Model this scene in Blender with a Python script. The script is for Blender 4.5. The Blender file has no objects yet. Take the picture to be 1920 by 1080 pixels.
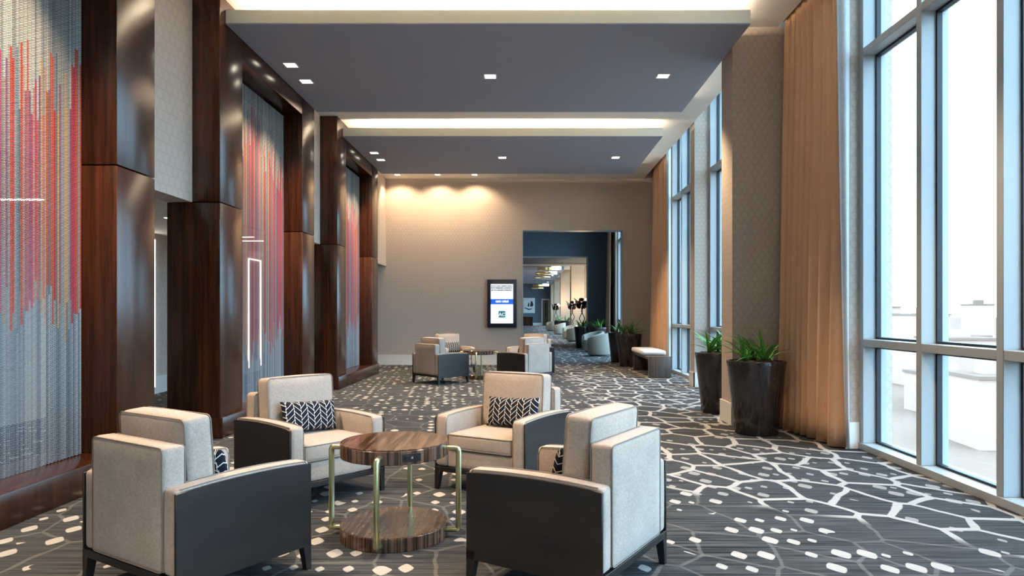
import bpy, bmesh, math, random
from mathutils import Vector, Matrix
random.seed(7)
PI = math.pi
scene = bpy.context.scene
C = scene.collection

# ------------------------------------------------------------------ camera
FPX = 1300.0                       # focal length in pixels of the 1920 wide frame
CAM_H = 1.45
cam_d = bpy.data.cameras.new('camera')
cam_d.sensor_width = 36.0
cam_d.lens = 36.0 * FPX / 1920.0
cam_d.shift_x = -25.0 / 1920.0
cam_d.shift_y = 45.0 / 1920.0
cam_d.clip_end = 5000
cam = bpy.data.objects.new('camera', cam_d)
cam.location = (0, 0, CAM_H)
cam.rotation_euler = (PI / 2, 0, 0)
C.objects.link(cam)
scene.camera = cam

# ------------------------------------------------------------------ world, exposure
SKY = 9.0
world = bpy.data.worlds.new('sky'); scene.world = world
world.use_nodes = True
bg = world.node_tree.nodes['Background']
bg.inputs['Color'].default_value = (0.50, 0.77, 1.0, 1)
bg.inputs['Strength'].default_value = SKY
scene.view_settings.view_transform = 'Standard'
scene.view_settings.look = 'None'
scene.view_settings.gamma = 1.0
scene.view_settings.use_curve_mapping = False
scene.view_settings.exposure = 0.25
COVE = 230.0          # emission of the cove strips
SPOT = 620.0         # watts of a ceiling downlight
WARM = (1.0, 0.74, 0.47)

# ------------------------------------------------------------------ helpers
def lin(r, g, b):
    f = lambda c: (c / 255 / 12.92) if c / 255 <= 0.04045 else ((c / 255 + 0.055) / 1.055) ** 2.4
    return (f(r), f(g), f(b), 1)

def box(bm, x0, x1, y0, y1, z0, z1):
    vs = [bm.verts.new(p) for p in ((x0,y0,z0),(x1,y0,z0),(x1,y1,z0),(x0,y1,z0),(x0,y0,z1),(x1,y0,z1),(x1,y1,z1),(x0,y1,z1))]
    for f in ((0,3,2,1),(4,5,6,7),(0,1,5,4),(1,2,6,5),(2,3,7,6),(3,0,4,7)):
        bm.faces.new([vs[i] for i in f])
    return vs

def finish(name, bm, mat, parent=None, smooth=True, angle=40, bevel=0, seg=2):
    if bevel:
        bmesh.ops.bevel(bm, geom=bm.edges[:], offset=bevel, segments=seg, profile=0.5, affect='EDGES')
    bmesh.ops.recalc_face_normals(bm, faces=bm.faces[:])
    me = bpy.data.meshes.new(name)
    bm.to_mesh(me); bm.free()
    if smooth:
        me.shade_smooth()
        me.set_sharp_from_angle(angle=math.radians(angle))
    me.materials.append(mat)
    o = bpy.data.objects.new(name, me)
    C.objects.link(o)
    if parent: o.parent = parent
    return o

def boxo(name, dims, mat, parent=None, bevel=0, seg=2):
    bm = bmesh.new(); box(bm, *dims)
    return finish(name, bm, mat, parent, bevel=bevel, seg=seg)

def tag(o, label, cat, group=None, kind=None):
    o['label'] = label; o['category'] = cat
    if group: o['group'] = group
    if kind: o['kind'] = kind
    return o

def thing(name, label, cat, loc=(0,0,0), rz=0, group=None):
    o = bpy.data.objects.new(name, None)
    o.empty_display_size = 0.1
    o.location = loc; o.rotation_euler = (0, 0, rz)
    C.objects.link(o)
    return tag(o, label, cat, group)

def struct(o):
    o['kind'] = 'structure'
    return o

def sroot(name):
    o = bpy.data.objects.new(name, None); o.empty_display_size = 0.1
    C.objects.link(o); o['kind'] = 'structure'
    return o

def copy_tree(o, parent=None):
    c = o.copy(); C.objects.link(c); c.parent = parent
    for ch in list(o.children): copy_tree(ch, c)
    return c

def lathe(bm, prof, n=32, cap=True, cx=0, cy=0):
    rings = []
    for r, z in prof:
        if r < 1e-5: rings.append([bm.verts.new((cx, cy, z))])
        else: rings.append([bm.verts.new((cx + r*math.cos(2*PI*i/n), cy + r*math.sin(2*PI*i/n), z)) for i in range(n)])
    for a, b in zip(rings[:-1], rings[1:]):
        for i in range(n):
            j = (i+1) % n
            if len(a) == 1 and len(b) == 1: continue
            if len(a) == 1: bm.faces.new((a[0], b[i], b[j]))
            elif len(b) == 1: bm.faces.new((a[i], a[j], b[0]))
            else: bm.faces.new((a[i], a[j], b[j], b[i]))
    return rings

def tube(bm, pts, r, n=8, closed=False, cap=True):
    pts = [Vector(p) for p in pts]; m = len(pts)
    rad = r if isinstance(r, (list, tuple)) else [r]*m
    rings = []; prev = None
    for i, p in enumerate(pts):
        if closed: t = pts[(i+1) % m] - pts[i-1]
        else: t = pts[min(i+1, m-1)] - pts[max(i-1, 0)]
        t.normalize()
        if prev is None:
            a = Vector((0,0,1)) if abs(t.z) < 0.9 else Vector((1,0,0))
            u = t.cross(a).normalized()
        else:
            u = (prev - t*prev.dot(t)).normalized()
        prev = u; v = t.cross(u)
        rings.append([bm.verts.new(p + (u*math.cos(2*PI*k/n) + v*math.sin(2*PI*k/n))*rad[i]) for k in range(n)])
    pairs = list(zip(rings[:-1], rings[1:]))
    if closed: pairs.append((rings[-1], rings[0]))
    for a, b in pairs:
        for k in range(n):
            l = (k+1) % n
            bm.faces.new((a[k], a[l], b[l], b[k]))
    if cap and not closed:
        bm.faces.new(rings[0][::-1]); bm.faces.new(rings[-1])

def prism(bm, poly, axis, a, b):
    """extrude a 2D polygon along axis ('x': poly is (y,z); 'y': (x,z); 'z': (x,y))"""
    def P(p, t):
        return {'x': (t, p[0], p[1]), 'y': (p[0], t, p[1]), 'z': (p[0], p[1], t)}[axis]
    A = [bm.verts.new(P(p, a)) for p in poly]; B = [bm.verts.new(P(p, b)) for p in poly]
    n = len(poly)
    bm.faces.new(A[::-1]); bm.faces.new(B)
    for i in range(n): bm.faces.new((A[i], A[(i+1) % n], B[(i+1) % n], B[i]))

def soft_box(bm, hx, hy, hz, r, puff=(0,0,0), n=7, off=(0,0,0), topcurve=0):
    """rounded, slightly puffed upholstery block centred on off"""
    def axis(h):
        inner = h - r
        s = [-h, -h + 0.29*r, -h + r]
        s += [-inner + 2*inner*k/n for k in range(1, n)]
        s += [h - r, h - 0.29*r, h]
        return s
    X, Y, Z = axis(hx), axis(hy), axis(hz)
    H = (hx, hy, hz); cache = {}
    def vert(i, j, k):
        key = (i, j, k)
        if key in cache: return cache[key]
        p = Vector((X[i], Y[j], Z[k]))
        c = Vector([max(-(h-r), min(h-r, q)) for h, q in zip(H, p)])
        d = p - c
        if d.length > 1e-9: q = c + d.normalized()*r
        else: q = p
        fx, fy, fz = [(1 - min(1, (abs(a)/h))**2) for a, h in zip(p, H)]
        if abs(p.x) > hx - 1e-6: q.x += math.copysign(puff[0]*fy*fz, p.x)
        if abs(p.y) > hy - 1e-6: q.y += math.copysign(puff[1]*fx*fz, p.y)
        if abs(p.z) > hz - 1e-6: q.z += math.copysign(puff[2]*fx*fy, p.z)
        if topcurve and p.z > 0: q.z += topcurve*(1 - (p.y/hy)**2)
        v = bm.verts.new(q + Vector(off)); cache[key] = v
        return v
    a, b, c = len(X)-1, len(Y)-1, len(Z)-1
    for i in range(a):
        for j in range(b):
            for k in (0, c):
                f = [vert(i,j,k), vert(i+1,j,k), vert(i+1,j+1,k), vert(i,j+1,k)]
                bm.faces.new(f if k else f[::-1])
    for i in range(a):
        for k in range(c):
            for j in (0, b):
                f = [vert(i,j,k), vert(i+1,j,k), vert(i+1,j,k+1), vert(i,j,k+1)]
                bm.faces.new(f[::-1] if j else f)
    for j in range(b):
        for k in range(c):
            for i in (0, a):
                f = [vert(i,j,k), vert(i,j+1,k), vert(i,j+1,k+1), vert(i,j,k+1)]
                bm.faces.new(f if i else f[::-1])

def rrect(hu, hv, r, seg=4):
    pts = []
    for cx, cy, a0 in ((hu-r, hv-r, 0), (-(hu-r), hv-r, PI/2), (-(hu-r), -(hv-r), PI), (hu-r, -(hv-r), 1.5*PI)):
        for s in range(seg+1):
            a = a0 + PI/2*s/seg
            pts.append((cx + r*math.cos(a), cy + r*math.sin(a)))
    return pts

# ------------------------------------------------------------------ materials
class NT:
    def __init__(s, name, rough=0.6, spec=0.5):
        s.m = bpy.data.materials.new(name); s.m.use_nodes = True
        s.t = s.m.node_tree; s.b = s.t.nodes['Principled BSDF']
        s.b.inputs['Roughness'].default_value = rough
        s.b.inputs['Specular IOR Level'].default_value = spec
        s.tc = None
    def n(s, typ, **kw):
        x = s.t.nodes.new(typ)
        for k, v in kw.items(): setattr(x, k, v)
        return x
    def put(s, sock, v):
        if isinstance(v, (int, float)): sock.default_value = v
        elif isinstance(v, (tuple, list)):
            sock.default_value = v
        else: s.t.links.new(v, sock)
    def coord(s, which='Object'):
        if s.tc is None: s.tc = s.n('ShaderNodeTexCoord')
        return s.tc.outputs[which]
    def M(s, op, a, b=0.0, c=None, clamp=False):
        x = s.n('ShaderNodeMath', operation=op, use_clamp=clamp)
        s.put(x.inputs[0], a); s.put(x.inputs[1], b)
        if c is not None: s.put(x.inputs[2], c)
        return x.outputs[0]
    def xyz(s, v=None):
        x = s.n('ShaderNodeSeparateXYZ'); s.put(x.inputs[0], v or s.coord())
        return x.outputs
    def comb(s, x, y, z=0.0):
        c = s.n('ShaderNodeCombineXYZ')
        for i, v in enumerate((x, y, z)): s.put(c.inputs[i], v)
        return c.outputs[0]
    def map(s, scale, v=None, loc=(0,0,0), rot=(0,0,0)):
        x = s.n('ShaderNodeMapping')
        s.put(x.inputs['Vector'], v or s.coord())
        x.inputs['Scale'].default_value = scale; x.inputs['Location'].default_value = loc
        x.inputs['Rotation'].default_value = rot
        return x.outputs[0]
    def noise(s, v, scale=1, detail=3, rough=0.5):
        x = s.n('ShaderNodeTexNoise'); s.put(x.inputs['Vector'], v)
        x.inputs['Scale'].default_value = scale; x.inputs['Detail'].default_value = detail
        x.inputs['Roughness'].default_value = rough
        return x.outputs['Fac']
    def mix(s, f, a, b):
        x = s.n('ShaderNodeMix', data_type='RGBA')
        s.put(x.inputs[0], f); s.put(x.inputs[6], a); s.put(x.inputs[7], b)
        return x.outputs[2]
    def ss(s, v, lo, hi):
        x = s.n('ShaderNodeMapRange', interpolation_type='SMOOTHSTEP')
        s.put(x.inputs['Value'], v); s.put(x.inputs['From Min'], lo); s.put(x.inputs['From Max'], hi)
        return x.outputs[0]
    def color(s, v): s.put(s.b.inputs['Base Color'], v)
    def rough(s, v): s.put(s.b.inputs['Roughness'], v)
    def bump(s, h, strength=0.3, dist=0.01):
        x = s.n('ShaderNodeBump'); s.put(x.inputs['Height'], h)
        x.inputs['Strength'].default_value = strength; x.inputs['Distance'].default_value = dist
        s.t.links.new(x.outputs[0], s.b.inputs['Normal'])

def plain(name, col, rough=0.6, spec=0.5, metal=0.0, noise_amt=0.06, nscale=6):
    t = NT(name, rough, spec)
    t.b.inputs['Metallic'].default_value = metal
    f = t.noise(t.coord(), nscale, 3)
    k = 1 - noise_amt
    t.color(t.mix(f, (col[0]*k, col[1]*k, col[2]*k, 1), (min(1,col[0]/k), min(1,col[1]/k), min(1,col[2]/k), 1)))
    return t.m

def emit(name, col, strength):
    t = NT(name, 0.4)
    t.color((*col[:3], 1))
    t.b.inputs['Emission Color'].default_value = (*col[:3], 1)
    t.b.inputs['Emission Strength'].default_value = strength
    return t.m

def wood(name, dark, light, rough=0.3, scale=(16, 16, 0.7), spec=0.5, lo=0.3, hi=0.72):
    t = NT(name, rough, spec)
    f = t.noise(t.map(scale), 1.0, 6, 0.6)
    g = t.noise(t.map((scale[0]*7, scale[1]*7, scale[2]*2.5)), 1.0, 2)
    f2 = t.M('ADD', t.M('MULTIPLY', t.ss(f, lo, hi), 0.75), t.M('MULTIPLY', g, 0.25))
    t.color(t.mix(f2, dark, light))
    t.rough(t.M('ADD', t.M('MULTIPLY', g, 0.12), rough - 0.06))
    return t.m

def wallpaper(name, base, hi, cell=0.075):
    t = NT(name, 0.72, 0.25)
    o = t.xyz()
    # horizontal run coordinate: x + y so that it works on walls in either direction
    run = t.M('ADD', o[0], o[1])
    lines = None
    for ang in (0.0, 60.0, 120.0):
        c_, s_ = math.cos(math.radians(ang + 30)), math.sin(math.radians(ang + 30))
        q = t.M('DIVIDE', t.M('ADD', t.M('MULTIPLY', run, c_), t.M('MULTIPLY', o[2], s_)), cell)
        fr = t.M('ABSOLUTE', t.M('SUBTRACT', t.M('FRACT', q), 0.5))
        ln = t.M('SUBTRACT', 1.0, t.ss(fr, 0.03, 0.075))
        lines = ln if lines is None else t.M('MAXIMUM', lines, ln)
    weave = t.noise(t.map((180, 180, 320)), 1, 1)
    f = t.M('ADD', t.M('MULTIPLY', t.M('SUBTRACT', 1.0, lines), 0.45), t.M('MULTIPLY', weave, 0.55))
    t.color(t.mix(f, base, hi))
    t.bump(lines, 0.2, 0.003)
    return t.m

def fabric(name, c1, c2, sc=260):
    t = NT(name, 0.9, 0.2)
    a = t.noise(t.map((sc, sc, sc*0.25)), 1, 2)
    b = t.noise(t.map((sc*0.25, sc*0.25, sc)), 1, 2)
    big = t.noise(t.coord(), 5, 2)
    f = t.M('ADD', t.M('MULTIPLY', t.M('ADD', a, b), 0.4), t.M('MULTIPLY', big, 0.2))
    t.color(t.mix(t.ss(f, 0.3, 0.7), c1, c2))
    t.bump(t.M('ADD', a, b), 0.15, 0.003)
    t.b.inputs['Sheen Weight'].default_value = 0.15
    return t.m

def carpet():
    t = NT('carpet', 0.95, 0.08)
    o = t.xyz()
    x, y = o[0], o[1]
    streak = t.noise(t.comb(t.M('MULTIPLY', x, 1.3), t.M('MULTIPLY', y, 42.0)), 1.0, 4, 0.65)
    base = t.mix(t.ss(streak, 0.32, 0.68), (0.008, 0.0095, 0.0115, 1), (0.072, 0.075, 0.080, 1))
    broad = t.noise(t.comb(t.M('MULTIPLY', x, 0.5), t.M('MULTIPLY', y, 0.9)), 1.0, 2)
    base = t.mix(t.ss(broad, 0.35, 0.7), base, t.mix(0.5, base, (0.05, 0.053, 0.06, 1)))
    # crackle lines
    wob = t.noise(t.comb(t.M('MULTIPLY', x, 2.0), t.M('MULTIPLY', y, 2.0)), 1.0, 2)
    vx = t.M('ADD', t.M('MULTIPLY', x, 2.5), t.M('MULTIPLY', wob, 0.4))
    vy = t.M('ADD', t.M('MULTIPLY', y, 1.95), t.M('MULTIPLY', x, 0.55))
    vo = t.n('ShaderNodeTexVoronoi', feature='DISTANCE_TO_EDGE', voronoi_dimensions='2D')
    t.put(vo.inputs['Vector'], t.comb(vx, vy)); vo.inputs['Scale'].default_value = 1.0
    vo.inputs['Randomness'].default_value = 0.85
    d = vo.outputs['Distance']
    strong = t.M('SUBTRACT', 1.0, t.ss(d, 0.050, 0.068))
    thin = t.M('SUBTRACT', 1.0, t.ss(d, 0.02, 0.036))
    # region of strong lines: the window side of the hall
    nz = t.noise(t.comb(t.M('MULTIPLY', x, 0.45), t.M('MULTIPLY', y, 0.33)), 1.0, 2)
    edge = t.M('ADD', x, t.M('MULTIPLY', t.M('SUBTRACT', nz, 0.5), 2.6))
    reg = t.ss(edge, 0.75, 0.95)
    near = t.ss(t.M('ADD', t.M('ADD', y, t.M('MULTIPLY', x, 0.9)), t.M('MULTIPLY', t.M('SUBTRACT', nz, 0.5), 2.0)), 6.45, 6.65)
    reg = t.M('MULTIPLY', reg, near)
    lines = t.M('MAXIMUM', t.M('MULTIPLY', strong, reg), t.M('MULTIPLY', thin, 0.16))
    # scattered rounded diamonds
    vd = t.n('ShaderNodeTexVoronoi', feature='F1', distance='MINKOWSKI', voronoi_dimensions='2D')
    t.put(vd.inputs['Vector'], t.comb(t.M('ADD', t.M('MULTIPLY', x, 6.6), t.M('MULTIPLY', y, 0.7)), t.M('MULTIPLY', y, 4.4)))
    vd.inputs['Scale'].default_value = 1.0; vd.inputs['Randomness'].default_value = 0.42
    vd.inputs['Exponent'].default_value = 1.35
    cr = t.xyz(vd.outputs['Color'])
    clus = t.noise(t.comb(t.M('MULTIPLY', x, 0.9), t.M('MULTIPLY', y, 0.75)), 1.0, 3)
    clus_ok = t.ss(clus, 0.41, 0.53)
    r = t.M('MULTIPLY', t.M('ADD', t.M('MULTIPLY', cr[0], 0.24), 0.14), t.M('GREATER_THAN', t.M('ADD', cr[1], t.M('MULTIPLY', clus_ok, 0.50)), 0.80))
    dia = t.M('SUBTRACT', 1.0, t.ss(vd.outputs['Distance'], t.M('SUBTRACT', r, 0.03), t.M('ADD', r, 0.005)))
    dia = t.M('MULTIPLY', dia, t.M('GREATER_THAN', r, 0.05))
    dia = t.M('MULTIPLY', dia, t.M('ADD', 1.0, t.M('MULTIPLY', reg, -0.35)))
    mask = t.M('MAXIMUM', lines, dia, clamp=True)
    light = t.mix(streak, (0.27, 0.258, 0.247, 1), (0.43, 0.415, 0.40, 1))
    t.color(t.mix(mask, base, light))
    t.bump(t.noise(t.coord(), 350, 1), 0.25, 0.004)
    return t.m

def pillow_mat():
    t = NT('pillow_herringbone', 0.9, 0.15)
    o = t.xyz()
    u, v = o[0], o[2]
    cw = 0.058; p = 0.046
    uc = t.M('DIVIDE', t.M('ADD', u, 5.0), cw)
    col = t.M('FLOOR', uc); f = t.M('FRACT', uc)
    par = t.M('MODULO', col, 2.0)
    sg = t.M('SUBTRACT', t.M('MULTIPLY', par, 2.0), 1.0)
    tt = t.M('ADD', t.M('DIVIDE', t.M('ADD', v, 5.0), p), t.M('MULTIPLY', sg, t.M('MULTIPLY', t.M('SUBTRACT', f, 0.5), 1.15)))
    tt = t.M('ADD', tt, t.M('MULTIPLY', par, 0.5))
    fr = t.M('FRACT', tt)
    e = t.M('MINIMUM', fr, t.M('SUBTRACT', 1.0, fr))
    l1 = t.M('SUBTRACT', 1.0, t.ss(e, 0.035, 0.08))
    ec = t.M('MINIMUM', f, t.M('SUBTRACT', 1.0, f))
    l2 = t.M('MULTIPLY', t.M('SUBTRACT', 1.0, t.ss(ec, 0.03, 0.065)), t.M('LESS_THAN', fr, 0.6))
    m = t.M('MAXIMUM', l1, l2)
    t.color(t.mix(m, (0.008, 0.010, 0.018, 1), (0.62, 0.60, 0.58, 1)))
    return t.m

def glass_mat():
    t = NT('window_glass'); t.t.nodes.remove(t.b)
    tr = t.n('ShaderNodeBsdfTransparent'); tr.inputs[0].default_value = (0.93, 0.97, 0.98, 1)
    gl = t.n('ShaderNodeBsdfGlossy'); gl.inputs['Roughness'].default_value = 0.02
    lw = t.n('ShaderNodeLayerWeight'); lw.inputs[0].default_value = 0.5
    fr = t.M('ADD', t.M('MULTIPLY', t.M('POWER', lw.outputs['Facing'], 5.0), 0.9), 0.02)   # Schlick reflectance, same for both faces
    mx = t.n('ShaderNodeMixShader')
    t.t.links.new(fr, mx.inputs[0]); t.t.links.new(tr.outputs[0], mx.inputs[1]); t.t.links.new(gl.outputs[0], mx.inputs[2])
    out = [n for n in t.t.nodes if n.type == 'OUTPUT_MATERIAL'][0]
    t.t.links.new(mx.outputs[0], out.inputs[0])
    return t.m

def chain_mat():
    t = NT('anodised_chain', 0.45, 0.3)
    a = t.n('ShaderNodeAttribute', attribute_name='link_color')
    t.color(a.outputs['Color'])
    t.b.inputs['Metallic'].default_value = 0.12
    return t.m

M = {}
M['carpet'] = carpet()
M['wallpaper'] = wallpaper('taupe_wallpaper', (0.36, 0.30, 0.253, 1), (0.50, 0.42, 0.36, 1))
M['wallpaper_pale'] = wallpaper('pale_wallpaper', (0.40, 0.34, 0.29, 1), (0.54, 0.46, 0.40, 1), 0.11)
M['wallpaper_shaded'] = wallpaper('shaded_blue_wallpaper', (0.09, 0.12, 0.15, 1), (0.13, 0.165, 0.205, 1))  # taupe paper again, with shade and blue daylight put into the colour
M['wallpaper_sand'] = wallpaper('sand_wallpaper', (0.36, 0.25, 0.17, 1), (0.46, 0.33, 0.23, 1), 0.11)
M['white_paint'] = plain('white_ceiling_paint', (0.78, 0.75, 0.70), 0.8, 0.2, noise_amt=0.01)
M['trim_white'] = plain('white_trim_paint', (0.70, 0.68, 0.64), 0.45, 0.4, noise_amt=0.02)
M['panel_grey'] = plain('slate_grey_panel_paint', (0.33, 0.36, 0.44), 0.75, 0.2, noise_amt=0.02)
M['panel_edge'] = plain('cream_panel_edge_paint', (0.86, 0.83, 0.70), 0.7, 0.2, noise_amt=0.01)
M['wood'] = wood('dark_mahogany_veneer', (0.012, 0.0031, 0.0012, 1), (0.062, 0.0172, 0.006, 1), 0.24)
M['chair_wood'] = wood('espresso_lacquered_wood', (0.004, 0.0035, 0.004, 1), (0.013, 0.009, 0.008, 1), 0.40, (10, 2, 10))
M['macassar'] = wood('striped_ebony_veneer', (0.008, 0.005, 0.004, 1), (0.19, 0.105, 0.072, 1), 0.16, (60, 60, 0.5), lo=0.42, hi=0.60)
M['macassar_lie'] = wood('striped_ebony_veneer_flat', (0.012, 0.008, 0.006, 1), (0.15, 0.088, 0.06, 1), 0.09, (48, 2.0, 22), lo=0.40, hi=0.62)
M['macassar_base'] = wood('striped_ebony_veneer_base', (0.012, 0.008, 0.006, 1), (0.15, 0.088, 0.06, 1), 0.26, (48, 2.0, 22), lo=0.40, hi=0.62)
M['bench_wood'] = wood('striped_grey_brown_veneer', (0.02, 0.016, 0.015, 1), (0.17, 0.12, 0.10, 1), 0.35, (34, 34, 0.4))
M['brass'] = plain('satin_brass', (0.60, 0.62, 0.36), 0.28, 0.5, metal=1.0, noise_amt=0.03)  # teal reflections are put into the greenish base colour
M['linen'] = fabric('greige_linen', (0.27, 0.22, 0.19, 1), (0.42, 0.355, 0.31, 1))
M['piping'] = plain('linen_piping', (0.20, 0.17, 0.15), 0.9, 0.2)
M['pillow'] = pillow_mat()
M['bench_pad'] = fabric('pale_bench_fabric', (0.52, 0.47, 0.45, 1), (0.66, 0.61, 0.58, 1))
M['tub_fabric'] = fabric('stone_tub_chair_fabric', (0.27, 0.255, 0.22, 1), (0.36, 0.34, 0.30, 1))
M['curtain'] = fabric('sand_curtain_fabric', (0.54, 0.315, 0.18, 1), (0.64, 0.385, 0.225, 1), 160)
_c = M['curtain'].node_tree.nodes['Principled BSDF'].inputs      # satin drape
_c['Roughness'].default_value = 0.42; _c['Specular IOR Level'].default_value = 0.6
_c['Sheen Weight'].default_value = 0.9; _c['Sheen Roughness'].default_value = 0.3; _c['Sheen Tint'].default_value = (1.0, 0.74, 0.5, 1)
M['lining'] = fabric('grey_curtain_lining', (0.36, 0.37, 0.39, 1), (0.46, 0.47, 0.49, 1), 120)
M['aluminium'] = plain('pale_grey_window_frame', (0.33, 0.36, 0.375), 0.38, 0.5, noise_amt=0.02)
M['gasket'] = plain('dark_rubber_gasket', (0.010, 0.014, 0.022), 0.5, 0.4)
M['glass'] = glass_mat()
M['chain'] = chain_mat()
M['led'] = emit('white_led_line', (1.0, 0.93, 0.84), 5.0)
M['cove'] = emit('warm_cove_strip', (1.0, 0.84, 0.64), COVE)
M['lens'] = emit('downlight_lens', (1.0, 0.90, 0.74), 12.0)
M['ceramic'] = wood('dark_glazed_planter', (0.008, 0.007, 0.008, 1), (0.035, 0.027, 0.026, 1), 0.16, (9, 9, 3))
M['soil'] = plain('planter_moss_soil', (0.035, 0.025, 0.015), 0.95, 0.1, noise_amt=0.5, nscale=60)
t = NT('leaf_green', 0.38, 0.5)
f = t.noise(t.map((30, 30, 30)), 1, 2)
t.color(t.mix(f, (0.018, 0.11, 0.018, 1), (0.12, 0.38, 0.06, 1)))
M['leaf'] = t.m
M['black_plastic'] = plain('black_outlet_plastic', (0.01, 0.011, 0.014), 0.35, 0.5)
M['steel'] = plain('brushed_steel', (0.6, 0.6, 0.6), 0.3, 0.5, metal=1)
M['navy_case'] = plain('dark_navy_display_case', (0.006, 0.010, 0.025), 0.35, 0.5)
M['bronze'] = plain('dark_bronze', (0.03, 0.02, 0.014), 0.4, 0.5, metal=0.6)
M['gold'] = plain('brushed_gold', (0.55, 0.40, 0.18), 0.3, 0.5, metal=1)
M['globe'] = emit('lamp_globe', (1.0, 0.90, 0.75), 9.0)
M['pendant_glow'] = emit('pendant_diffuser', (0.85, 1.0, 0.92), 2.2)
M['frame_white'] = plain('white_picture_frame', (0.72, 0.72, 0.70), 0.5, 0.4)
M['ink'] = plain('black_ink', (0.02, 0.025, 0.03), 0.7, 0.2)
M['paper'] = plain('pale_paper', (0.66, 0.70, 0.70), 0.8, 0.2)
M['screen_white'] = emit('screen_white', (0.80, 0.84, 0.88), 0.85)
M['screen_blue'] = emit('screen_blue', (0.01, 0.09, 0.55), 0.9)
M['screen_dark'] = emit('screen_dark', (0.05, 0.06, 0.09), 0.2)
M['screen_grey'] = emit('screen_grey', (0.55, 0.58, 0.60), 0.7)
M['screen_teal'] = emit('screen_teal', (0.03, 0.16, 0.22), 0.5)

# ------------------------------------------------------------------ the setting
ZC = 5.10            # ceiling
XW = 3.55            # inner face of the window frames
XG = 3.70            # glass
XS = -3.50           # front face of the timber portals
FW = 19.0            # far wall
END = 74.0

def bxs(name, dims_list, mat):
    bm = bmesh.new()
    for d in dims_list: box(bm, *d)
    return struct(finish(name, bm, mat, smooth=False))

bxs('floor', [(-6.8, 3.95, -6.2, END + 0.3, -0.2, 0.0)], M['carpet'])
bxs('ceiling', [(-6.8, 3.12, -6.2, 28.5, ZC, ZC + 0.12), (3.12, 3.24, -6.2, 28.5, ZC, ZC + 0.75),
                (3.12, 3.95, -6.2, 28.5, ZC + 0.75, ZC + 0.85)], M['white_paint'])
bxs('wall_back', [(-6.8, 3.95, -6.3, -6.1, 0, ZC + 0.76)], M['wallpaper'])
# far wall with its opening
OL, OR, OT = -0.07, 2.66, 3.686
bxs('wall_far', [(-6.8, OL, FW, FW + 0.35, 0, ZC), (OR, 3.85, FW, FW + 0.35, 0, ZC + 0.76), (OL, OR, FW, FW + 0.35, OT, ZC)], M['wallpaper'])
bxs('baseboard_far', [(-4.2, OL - 0.02, FW - 0.02, FW, 0, 0.27), (-4.2, OL - 0.02, FW - 0.026, FW, 0.262, 0.28)], M['trim_white'])
bxs('trim_1', [(OL - 0.02, OL + 0.004, FW - 0.015, FW + 0.355, 0, OT), (OR - 0.004, OR + 0.02, FW - 0.015, FW + 0.355, 0, OT), (OL - 0.02, OR + 0.02, FW - 0.015, FW + 0.355, OT - 0.004, OT + 0.02)], M['aluminium'])
# left side: soffit header between and behind the timber portals, corridor behind them
PORTALS = [3.0, 7.95, 12.9]
PL = 3.55
gaps = [(-6.1, 3.0), (6.55, 7.95), (11.5, 12.9), (16.45, FW)]
for a_, b_ in gaps[1:]: bxs('wall_left', [(-4.11, -3.82, a_, b_, 2.71, ZC)], M['wallpaper_pale'])
bxs('wall_left', [(-4.11, -3.82, -6.1, 3.0, 0, ZC)], M['wallpaper_pale'])
bxs('wall_left_back', [(-4.14, -4.112, 3.0, FW, 2.72, ZC)], M['wallpaper_shaded'])
bxs('wall_corridor', [(-6.80, -6.60, -6.1, FW, 0, ZC)], M['wallpaper_pale'])
bxs('ceiling_corridor', [(-6.60, -4.14, -6.1, FW, 2.85, 2.95)], M['white_paint'])
bxs('baseboard_corridor', [(-6.60, -6.58, 9.6, FW, 0, 0.30)], M['trim_white'])
# window wall
bxs('wall_right', [(3.42, 3.90, 7.37, 9.36, 0, ZC + 0.76), (3.27, 3.90, 13.40, 13.75, 0, ZC + 0.76), (3.46, 3.90, 16.84, 20.3, 0, ZC + 0.76), (3.46, 3.90, 26.6, 28.5, 0, ZC + 0.76),
                   (3.46, 3.90, -6.1, -4.5, 0, ZC + 0.76)], M['wallpaper'])
bxs('column_right', [(2.65, 3.42, 8.88, 9.36, 0, ZC)], M['wallpaper'])
bxs('baseboard_right', [(3.40, 3.545, 7.35, 7.37, 0, 0.28), (2.63, 2.65, 8.86, 9.38, 0, 0.28), (2.65, 3.42, 8.86, 8.88, 0, 0.28), (2.65, 3.42, 9.36, 9.38, 0, 0.28),
                        (3.25, 3.55, 13.38, 13.40, 0, 0.28), (3.25, 3.27, 13.38, 13.77, 0, 0.28),
                        (OR + 0.02, 3.46, FW - 0.02, FW, 0, 0.28)], M['trim_white'])
# second hall beyond the opening, passage, long hall
W2 = 28.5
bxs('wall_left_second', [(-3.9, -3.7, FW + 0.35, W2, 0, ZC)], M['wallpaper_shaded'])
bxs('wall_second', [(-6.8, -0.3, W2, 32.5, 0, ZC + 0.2), (2.54, 3.95, W2, W2 + 0.35, 0, ZC + 0.76), (2.86, 3.95, W2 + 0.35, 32.5, 0, ZC + 0.76), (-0.3, 2.54, W2, W2 + 0.35, OT, ZC + 0.2), (-0.3, 2.86, W2 + 0.35, 32.5, OT, ZC + 0.2)], M['wallpaper_shaded'])
bxs('trim_2', [(-0.3, 2.56, W2 - 0.02, W2, OT - 0.01, OT + 0.05), (2.53, 2.58, W2 - 0.02, W2, 0, OT)], M['aluminium'])
bxs('trim_3', [(-0.3, 2.86, 32.38, 32.5, OT - 0.07, OT), (2.78, 2.86, 32.38, 32.5, 0, OT - 0.07)], M['trim_white'])
bxs('wall_left_third', [(-3.7, -3.5, 32.5, END, 0, 4.7)], M['wallpaper'])
bxs('ceiling_third', [(-3.7, 3.95, 32.5, END + 0.3, 4.62, 4.75)], M['white_paint'])
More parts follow.
